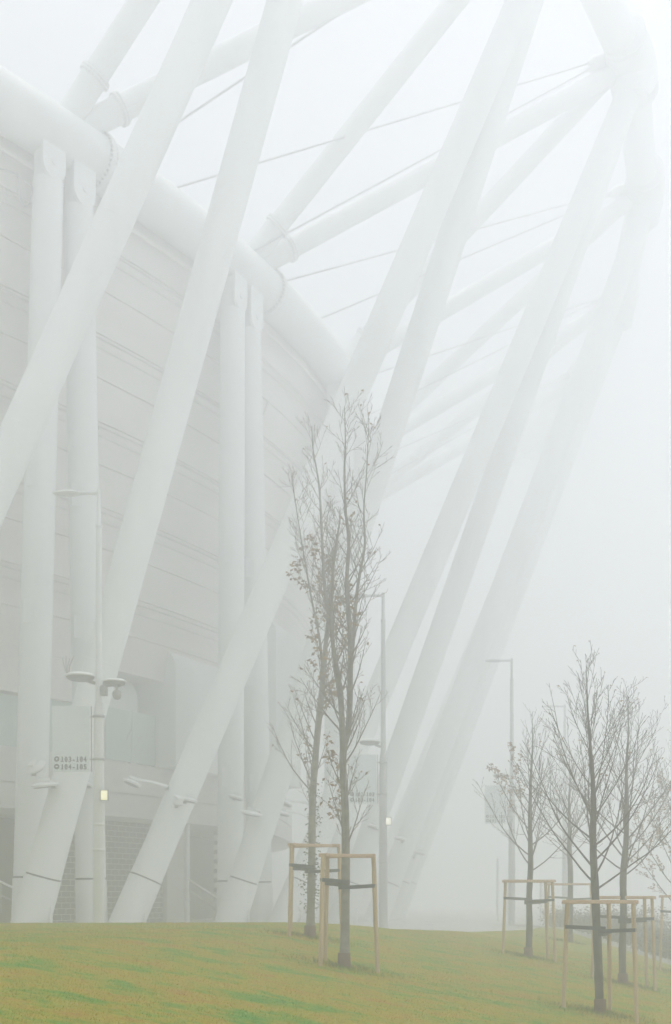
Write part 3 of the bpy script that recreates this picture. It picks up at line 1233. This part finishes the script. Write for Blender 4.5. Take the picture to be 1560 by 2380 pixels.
def add_leaf(mb, p, rnd, size):
    a = rnd.uniform(0, 2 * math.pi)
    out = Vector((math.cos(a), math.sin(a), rnd.uniform(-1.1, .35))).normalized()
    sd = out.cross(Vector((rnd.uniform(-1, 1), rnd.uniform(-1, 1), rnd.uniform(-1, 1)))).normalized()
    nr = out.cross(sd)
    L = size * rnd.uniform(.7, 1.3)
    W = L * rnd.uniform(.22, .34)
    b = len(mb.v)
    fold = nr * (W * rnd.uniform(.2, .7))
    mid = p + out * (L * .5)
    mb.v += [p, mid + sd * W + fold, p + out * L + nr * (L * rnd.uniform(-.25, .25)), mid - sd * W + fold, mid]
    mb.face((b, b + 1, b + 2, b + 4), True)
    mb.face((b, b + 4, b + 2, b + 3), True)


class Tree:
    def __init__(s, seed, leaf_p, leaf_size=.085, twig_gap=.16):
        s.r = random.Random(seed)
        s.br, s.lv = MB(), MB()
        s.leaf_p = leaf_p
        s.ls = leaf_size
        s.gap = twig_gap

    def side(s, p, d, L, r, lvl, leafy, up=.55):
        rn = s.r
        nseg = max(3, int(L / .16)) if lvl == 1 else max(2, int(L / .12))
        nseg = min(nseg, 16)
        pts = curve_branch(p, d, L, nseg, up, .055 if lvl == 1 else .09, rn)
        rad = [max(.0032, r * (1 - .82 * (i / nseg) ** .8)) for i in range(nseg + 1)]
        s.br.tube(pts, rad, 6 if lvl == 1 else (5 if lvl == 2 else 3), caps=False)
        if lvl < 3:
            step = s.gap if lvl == 1 else s.gap * .55
            q = .28 * L if lvl == 1 else .2 * L
            sgn = 1
            while q < L * .97:
                i = min(nseg - 1, int(q / L * nseg))
                f = q / L * nseg - i
                pp_ = pts[i].lerp(pts[i + 1], f)
                dd = (pts[i + 1] - pts[i]).normalized()
                x_, y_ = frame_of(dd)
                a = rn.uniform(0, 2 * math.pi)
                lat = x_ * math.cos(a) + y_ * math.sin(a)
                rem = (L - q)
                cl = (min(.65, .22 + .42 * rem) if lvl == 1 else min(.24, .07 + .3 * rem)) * rn.uniform(.55, 1.2)
                s.side(pp_, dd * rn.uniform(.75, 1.2) + lat * rn.uniform(.5, .95), cl, rad[i] * rn.uniform(.4, .6), lvl + 1, leafy, up=.35)
                q += step * rn.uniform(.55, 1.5)
        if leafy > 0 and lvl >= 2:
            for i in range(1, len(pts)):
                if rn.random() < leafy:
                    for _ in range(rn.randint(1, 3)):
                        add_leaf(s.lv, pts[i] + Vector((rn.uniform(-.02, .02), rn.uniform(-.02, .02), 0)), rn, s.ls)
        elif lvl >= 2 and rn.random() < s.leaf_p:
            add_leaf(s.lv, pts[-1], rn, s.ls * .8)


def finish_tree(tr, root, trunk_mb, leaf_m, guard=True, base=None, r0=.09, bark='bark', twig='twig'):
    trunk_mb.build('trunk', M[bark], root)
    tr.br.build('branches', M[twig], root)
    if len(tr.lv.f) > 0:
        tr.lv.build('leaves', leaf_m, root)
    if guard:
        mb = MB()
        mb.lathe(base - UP * .05, UP, [(r0 * 1.45, 0), (r0 * 1.4, .05), (r0 * 1.3, .30), (r0 * 1.22, .32)], 16)
        mb.build('trunk_guard', M['guard'], root)


def knobbly(pts, rad, rnd, amp=.06):
    return [r * (1 + rnd.uniform(-amp, amp)) for r in rad]


# ---- the two tall multi-stemmed trees, drawn leader by leader
def tall_tree(seed, base, leaders, lean_leaf, label, D, spread, leafzone):
    rnd = random.Random(seed)
    tr = Tree(seed, .05, .095, .17)
    root = empty('tall_tree', base, label, 'tree', 'pair of tall staked trees')
    tm = MB()
    for li, (pts2, r0, r1, b0) in enumerate(leaders):
        pts = [at(u, v, D + dy) for (u, v, dy) in pts2]
        if li == 0:
            pts[0] = base - UP * .1
        line = smooth_line(pts, 46)
        n_ = len(line)
        rad = [r0 + (r1 - r0) * (i / (n_ - 1)) ** .9 for i in range(n_)]
        if li == 0:
            rad[0] *= 1.35
            rad[1] *= 1.12
        tm.tube(line, knobbly(line, rad, rnd), 12, caps=True)
        # side branches
        tot = sum((line[i + 1] - line[i]).length for i in range(n_ - 1))
        acc = 0
        nxt = b0 * tot
        for i in range(n_ - 1):
            seg = (line[i + 1] - line[i]).length
            while nxt < acc + seg and nxt < tot:
                f = (nxt - acc) / seg
                p = line[i].lerp(line[i + 1], f)
                h = (p.z - base.z)
                top = line[-1].z - base.z
                frac = (h - 1.8) / max(.1, (top - 1.8))
                a = rnd.uniform(0, 2 * math.pi)
                out = Vector((math.cos(a), math.sin(a), 0))
                el = math.radians(rnd.uniform(42, 66))
                d = out * math.cos(el) + UP * math.sin(el)
                Lb = spread * (1.30 * (1 - max(0, frac)) ** .65 + .38) * rnd.uniform(.55, 1.15)
                lf = leafzone(p, out, rnd)
                tr.side(p, d, Lb, max(.005, min(.018, rad[i] * .38)), 1, lf, up=.55)
                nxt += rnd.uniform(.08, .23) * (1.5 if h < 3 else 1)
            acc += seg
    finish_tree(tr, root, tm, M['leaf'], True, base, leaders[0][1], 'bark_pale', 'twig_pale')
    return root, tr, rnd


b2 = Vector((.153, 19.9, hz(.153, 19.9)))
b1 = Vector((-.55, 24.2, hz(-.55, 24.2)))
lz2 = lambda p, out, rnd: (.5 if rnd.random() < .08 and p.z < 6.5 else 0)
tall_tree(21, b2, [
    ([(801, 2250, 0), (803, 2100, 0), (803, 1900, .02), (797, 1760, .0), (810, 1690, 0), (814, 1590, 0), (813, 1460, .05), (806, 1362, .1), (811, 1257, .1), (803, 1183, .15), (801, 1087, .15), (803, 1036, .15), (801, 945, .2)], .086, .006, .20),
    ([(798, 1770, .02), (792, 1616, -.25), (780, 1538, -.4), (770, 1460, -.45), (772, 1390, -.4), (778, 1290, -.45), (790, 1210, -.5)], .058, .010, .12),
    ([(813, 1560, .02), (820, 1500, .2), (829, 1385, .35), (837, 1331, .4), (848, 1267, .4), (846, 1183, .45), (853, 1087, .5), (858, 972, .5)], .042, .006, .10),
], 0, 'taller bare forked tree with smooth grey trunk, right one of the tall pair', 19.9, .88, lz2)
lz1 = lambda p, out, rnd: (.6 if (rnd.random() < (.34 if out.x < .1 or p.z > 5.2 else .16) and p.z < 8.3) else 0)
r1_, t1_, rnd1 = tall_tree(22, b1, [
    ([(720, 2182, 0), (725, 2000, 0), (727, 1852, 0), (739, 1695, 0), (747, 1616, 0), (757, 1499, .1), (764, 1430, .1), (755, 1373, .1), (748, 1236, .15), (742, 1130, .2), (728, 1045, .2), (725, 990, .2)], .094, .006, .24),
    ([(764, 1440, .1), (772, 1340, .5), (782, 1278, .6), (792, 1200, .7)], .045, .008, .08),
    ([(750, 1560, .05), (742, 1480, -.4), (722, 1380, -.6), (700, 1250, -.75), (676, 1100, -.8)], .034, .006, .10),
], 0, 'tall forked tree with clinging brown leaves, left and farther of the tall pair', 24.2, .98, lz1)
# small green shoots clothing its lower trunk
mb = MB()
for _ in range(520):
    h = rnd1.choice([rnd1.uniform(.35, 3.2), rnd1.uniform(.6, 1.5), rnd1.uniform(1.5, 3.4)])
    a = rnd1.uniform(0, 2 * math.pi)
    rr = .09 + rnd1.random() ** 2 * (.22 if h < 1.7 else .10)
    cx = b1.x + (rnd1.random() * .02)
    add_leaf(mb, Vector((cx + math.cos(a) * rr + .02 * h, b1.y + math.sin(a) * rr, b1.z + h)), rnd1, .055)
mb.build('leaves', M['ivy'], r1_)


# ---- the lower bare trees at the right
def vase_tree(name, seed, base, H, first, nprim, spread, label, leafy=0.0, leaf_m=None, r0=.085, tip_lean=(0, 0), group='bare staked trees on the slope', guard=True, patch=None, gap=.19):
    rnd = random.Random(seed)
    tr = Tree(seed, .06, .075, gap)
    root = empty(name, base, label, 'tree', group)
    tm = MB()
    pts = []
    for i in range(9):
        q = i / 8
        wob = .035 if 0 < i < 8 else 0
        pts.append(base + UP * (H * q - (.1 if i == 0 else 0)) + Vector((tip_lean[0] * q ** 1.3 + rnd.uniform(-wob, wob), tip_lean[1] * q + rnd.uniform(-wob, wob), 0)))
    line = smooth_line(pts, 48)
    n_ = len(line)
    f0 = first / H
    rad = []
    for i in range(n_):
        q = i / (n_ - 1)
        r = r0 * (1 - .12 * q / f0) if q < f0 else r0 * .88 * max(.05, (1 - (q - f0) / (1 - f0)) ** .9)
        rad.append(max(.006, r))
    rad[0] *= 1.35
    rad[1] *= 1.1
    tm.tube(line, knobbly(line, rad, rnd, .05), 12)
    for k in range(nprim):
        q = (k + rnd.uniform(-.3, .3)) / nprim
        q = max(0, min(.97, q)) ** 1.15
        h = first + (H - first) * q * .94
        i = min(n_ - 2, int(h / H * (n_ - 1)))
        p = line[i]
        a = k * 2.399 + rnd.uniform(-.4, .4)
        out = Vector((math.cos(a), math.sin(a), 0))
        el = math.radians(32 + 38 * q + rnd.uniform(-9, 12))
        d = out * math.cos(el) + UP * math.sin(el)
        Lb = spread * (1.38 * (1 - q) ** .85 + .26) * rnd.uniform(.78, 1.15)
        lf = leafy
        if patch is not None:
            lf = patch(p, out, rnd)
        tr.side(p, d, Lb, max(.006, min(.020, rad[i] * .32)), 1, lf, up=.75)
    finish_tree(tr, root, tm, leaf_m or M['leaf_pale'], guard, base, r0)
    return root


def spot(x, y):
    return Vector((x, y, hz(x, y)))


TN = spot(4.66, 19.7)
T2 = spot(6.68, 26.0)
T3 = spot(4.98, 28.9)
T4 = spot(7.95, 38.0)
T5 = spot(10.15, 32.5)
vase_tree('bare_tree', 31, TN, 6.15, 2.3, 32, 1.8, 'nearest bare spreading tree, dark trunk inside the front stake frame', r0=.080, tip_lean=(-.22, .1))
vase_tree('bare_tree', 32, T2, 6.7, 2.6, 30, 1.95, 'bare spreading tree just right of and behind the nearest bare tree', r0=.09, tip_lean=(.12, 0))
vase_tree('bare_tree', 33, T3, 6.3, 2.35, 28, 1.45, 'bare tree with a small tuft of dry leaves, left one of the stake frames', r0=.085, tip_lean=(.1, 0), patch=lambda p, out, rnd: .7 if out.x < -.5 and 3.0 < p.z < 4.2 else 0)
vase_tree('bare_tree', 34, T4, 6.3, 2.9, 22, 1.7, 'faint bare tree seen between the two bare trees in front', r0=.10)
vase_tree('leafy_tree', 35, T5, 7.4, 1.9, 30, 2.1, 'tree with buff withered leaves cut off by the right frame edge', r0=.09, patch=lambda p, out, rnd: .75 if p.z < 2.8 else (.25 if p.z < 3.4 else 0), group=None)

# ---- sapling added behind the glass to stand for a tree reflection
pb = plan(3.70, -5.0, 7.36)
vase_tree('terrace_sapling', 41, pb, 2.25, .25, 16, .75, 'bare bushy sapling on the terrace behind the tall glass screen', r0=.035, group=None, guard=False, gap=.24)


# ------------------------------------------------------------------ stake frames
def stake_frame(tree_base, angs, R, H, label, trunk_r=.09, lean=.06):
    root = empty('stake_frame', tree_base, label, 'tree stakes', 'pine stake frames round the young trees')
    tops = []
    for k, a in enumerate(angs):
        dx, dy = R * math.cos(a), R * math.sin(a)
        p = Vector((tree_base.x + dx, tree_base.y + dy, 0))
        b = Vector((p.x + lean * dx / R * 1.4, p.y + lean * dy / R, hz(p.x, p.y) - .25))
        tp = Vector((p.x, p.y, tree_base.z + H))
        tops.append(tp)
        mb = MB()
        n_ = 9
        rnd = random.Random(k + int(tree_base.x * 100))
        mb.tube([b.lerp(tp, i / (n_ - 1)) + Vector((rnd.uniform(-.004, .004), rnd.uniform(-.004, .004), 0)) for i in range(n_)],
                [.040 + rnd.uniform(-.002, .002) for _ in range(n_)], 12)
        mb.build('stake', M['wood'], root)
    for k in range(len(tops)):
        a, b = tops[k], tops[(k + 1) % len(tops)]
        d = (b - a).normalized()
        sd = Vector((d.y, -d.x, 0))
        zz_ = -.02 - .004 * k
        mb = MB()
        mb.box((a + b) / 2 + UP * zz_ + sd * .06, d, sd, UP, (b - a).length / 2 + .06, .020, .033)
        mb.build('crossbar', M['wood_rail'], root, bevel=.012)
    for k, tp in enumerate(tops):
        zs = tree_base.z + H - .46 - .05 * k
        p = Vector((tp.x, tp.y, zs))
        c = Vector((tree_base.x, tree_base.y, zs - .03))
        d = (c - p)
        d.z = 0
        d.normalize()
        sd = Vector((d.y, -d.x, 0))
        mb = MB()
        pts = [p - d * .055 + sd * .0]
        # strap loops the trunk and returns to its stake
        w = .032
        path = [p + sd * .052, c + sd * (trunk_r + .008) - d * .02]
        for q in range(1, 8):
            a_ = math.pi / 2 - math.pi * q / 8
            path.append(c + sd * ((trunk_r + .008) * math.sin(a_)) + d * ((trunk_r + .008) * math.cos(a_)))
        path += [c - sd * (trunk_r + .008) - d * .02, p - sd * .052, p - sd * .03 - d * .052, p + sd * .03 - d * .052, p + sd * .052]
        base_ = len(mb.v)
        for q in path:
            mb.v.append(q + UP * w)
            mb.v.append(q - UP * w)
        for i in range(len(path) - 1):
            mb.face((base_ + 2 * i, base_ + 2 * i + 1, base_ + 2 * i + 3, base_ + 2 * i + 2))
        o = mb.build('strap', M['strap'], root)
        md = o.modifiers.new('thick', 'SOLIDIFY')
        md.thickness = .006


rad_ = math.radians
stake_frame(b2, [rad_(225), rad_(125), rad_(0)], .52, 2.02, 'pine stake frame round the right tall tree, its bars meeting at a double post', .095)
stake_frame(b1, [rad_(232), rad_(130), rad_(2)], .62, 2.02, 'pine stake frame round the left tall tree, its top bar level', .105)
stake_frame(TN, [rad_(188), rad_(-36), rad_(62)], .60, 2.0, 'nearest pine stake frame, round the dark trunk at the lower right', .09)
stake_frame(T2, [rad_(150), rad_(-25), rad_(28)], .66, 2.05, 'pine stake frame just behind the nearest frame, double post at its right', .1)
stake_frame(T3, [rad_(192), rad_(-20), rad_(35)], .62, 2.0, 'pine stake frame round the bare tree with the leaf tuft', .095)
stake_frame(T4, [rad_(180), rad_(-10), rad_(80)], .70, 2.0, 'faint stake frame round the foggy tree behind, right post clear', .1)
stake_frame(T5, [rad_(190), rad_(-60), rad_(70)], .70, 2.3, 'grey looking stake frame cut by the right frame edge', .09)

# ------------------------------------------------------------------ thicket behind the path
mb = MB()
rnd = random.Random(77)
for k in range(210):
    y = rnd.uniform(27, 50)
    x = float(path_x(y)) + .75 + 8.5 * rnd.random() ** 1.6
    g = Vector((x, y, hz(x, y) - .05))
    hh = rnd.uniform(.5, 1.0) if x < path_x(y) + 2 else rnd.uniform(.8, 1.7)
    for q in range(9):
        a = rnd.uniform(0, 2 * math.pi)
        d = Vector((math.cos(a) * .55, math.sin(a) * .55, 1)).normalized()
        pts = curve_branch(g, d, hh * rnd.uniform(.6, 1.1), 4, .2, .12, rnd)
        mb.tube(pts, [.014, .011, .009, .006, .004], 4, caps=False)
        for p in pts[1:]:
            for _ in range(9):
                add_leaf(mb, p + Vector((rnd.gauss(0, .22), rnd.gauss(0, .22), rnd.gauss(0, .18))), rnd, .11)
tag(mb.build('shrubbery', M['shrub']), 'dull foggy shrubbery beyond the pale footpath at the right', 'shrubbery', kind='stuff')

# ------------------------------------------------------------------ haze
mb = MB()
mb.box(Vector((0, 121, 22.5)), X, Y, UP, 222, 215, 27.8)
haze = mb.build('haze', bpy.data.materials.new('fog'))
hm = haze.data.materials[0]
hm.use_nodes = True
nt = hm.node_tree
nt.nodes.clear()
out = nt.nodes.new('ShaderNodeOutputMaterial')
vol = nt.nodes.new('ShaderNodeVolumePrincipled')
vol.inputs['Color'].default_value = (.972, .986, .990, 1)
vol.inputs['Density'].default_value = .023
vol.inputs['Anisotropy'].default_value = .5
nt.links.new(vol.outputs['Volume'], out.inputs['Volume'])
tag(haze, 'thick pale winter fog filling the whole scene', 'fog', kind='stuff')

# ------------------------------------------------------------------ light
w = bpy.data.worlds.new('World')
scene.world = w
w.use_nodes = True
nt = w.node_tree
bg = nt.nodes['Background']
sky = nt.nodes.new('ShaderNodeTexSky')
sky.sky_type = 'NISHITA'
sky.sun_disc = False
SE, SR = math.radians(78), math.radians(55)
sky.sun_elevation = SE
sky.sun_rotation = SR
sky.air_density = 1.0
sky.dust_density = 4.0
hsv = nt.nodes.new('ShaderNodeHueSaturation')
hsv.inputs['Saturation'].default_value = .42
nt.links.new(sky.outputs['Color'], hsv.inputs['Color'])
nt.links.new(hsv.outputs['Color'], bg.inputs['Color'])
bg.inputs['Strength'].default_value = .135

sl = bpy.data.lights.new('sun', 'SUN')
sl.energy = .95
sl.angle = math.radians(50)
sl.color = (1, .995, .98)
so = bpy.data.objects.new('sun', sl)
COL.objects.link(so)
sd = Vector((math.sin(SR) * math.cos(SE), math.cos(SR) * math.cos(SE), math.sin(SE)))
so.rotation_euler = sd.to_track_quat('Z', 'Y').to_euler()
so.location = (30, -20, 60)

# ------------------------------------------------------------------ camera
cam = bpy.data.cameras.new('camera')
co = bpy.data.objects.new('camera', cam)
COL.objects.link(co)
co.location = (0, 0, EYE)
co.rotation_euler = (math.radians(90), 0, 0)
cam.sensor_fit = 'VERTICAL'
cam.sensor_height = 36
cam.sensor_width = 36
cam.lens = F / 2380 * 36
cam.shift_y = (2085 - 1190) / 2380
cam.clip_end = 1500
cam.clip_start = .05
scene.camera = co

scene.view_settings.view_transform = 'Standard'
scene.view_settings.look = 'None'
scene.view_settings.gamma = 1
scene.view_settings.exposure = .55
scene.render.engine = 'CYCLES'
scene.cycles.use_denoising = True
scene.cycles.volume_bounces = 6
scene.cycles.max_bounces = 10
scene.cycles.diffuse_bounces = 3
scene.cycles.transparent_max_bounces = 16
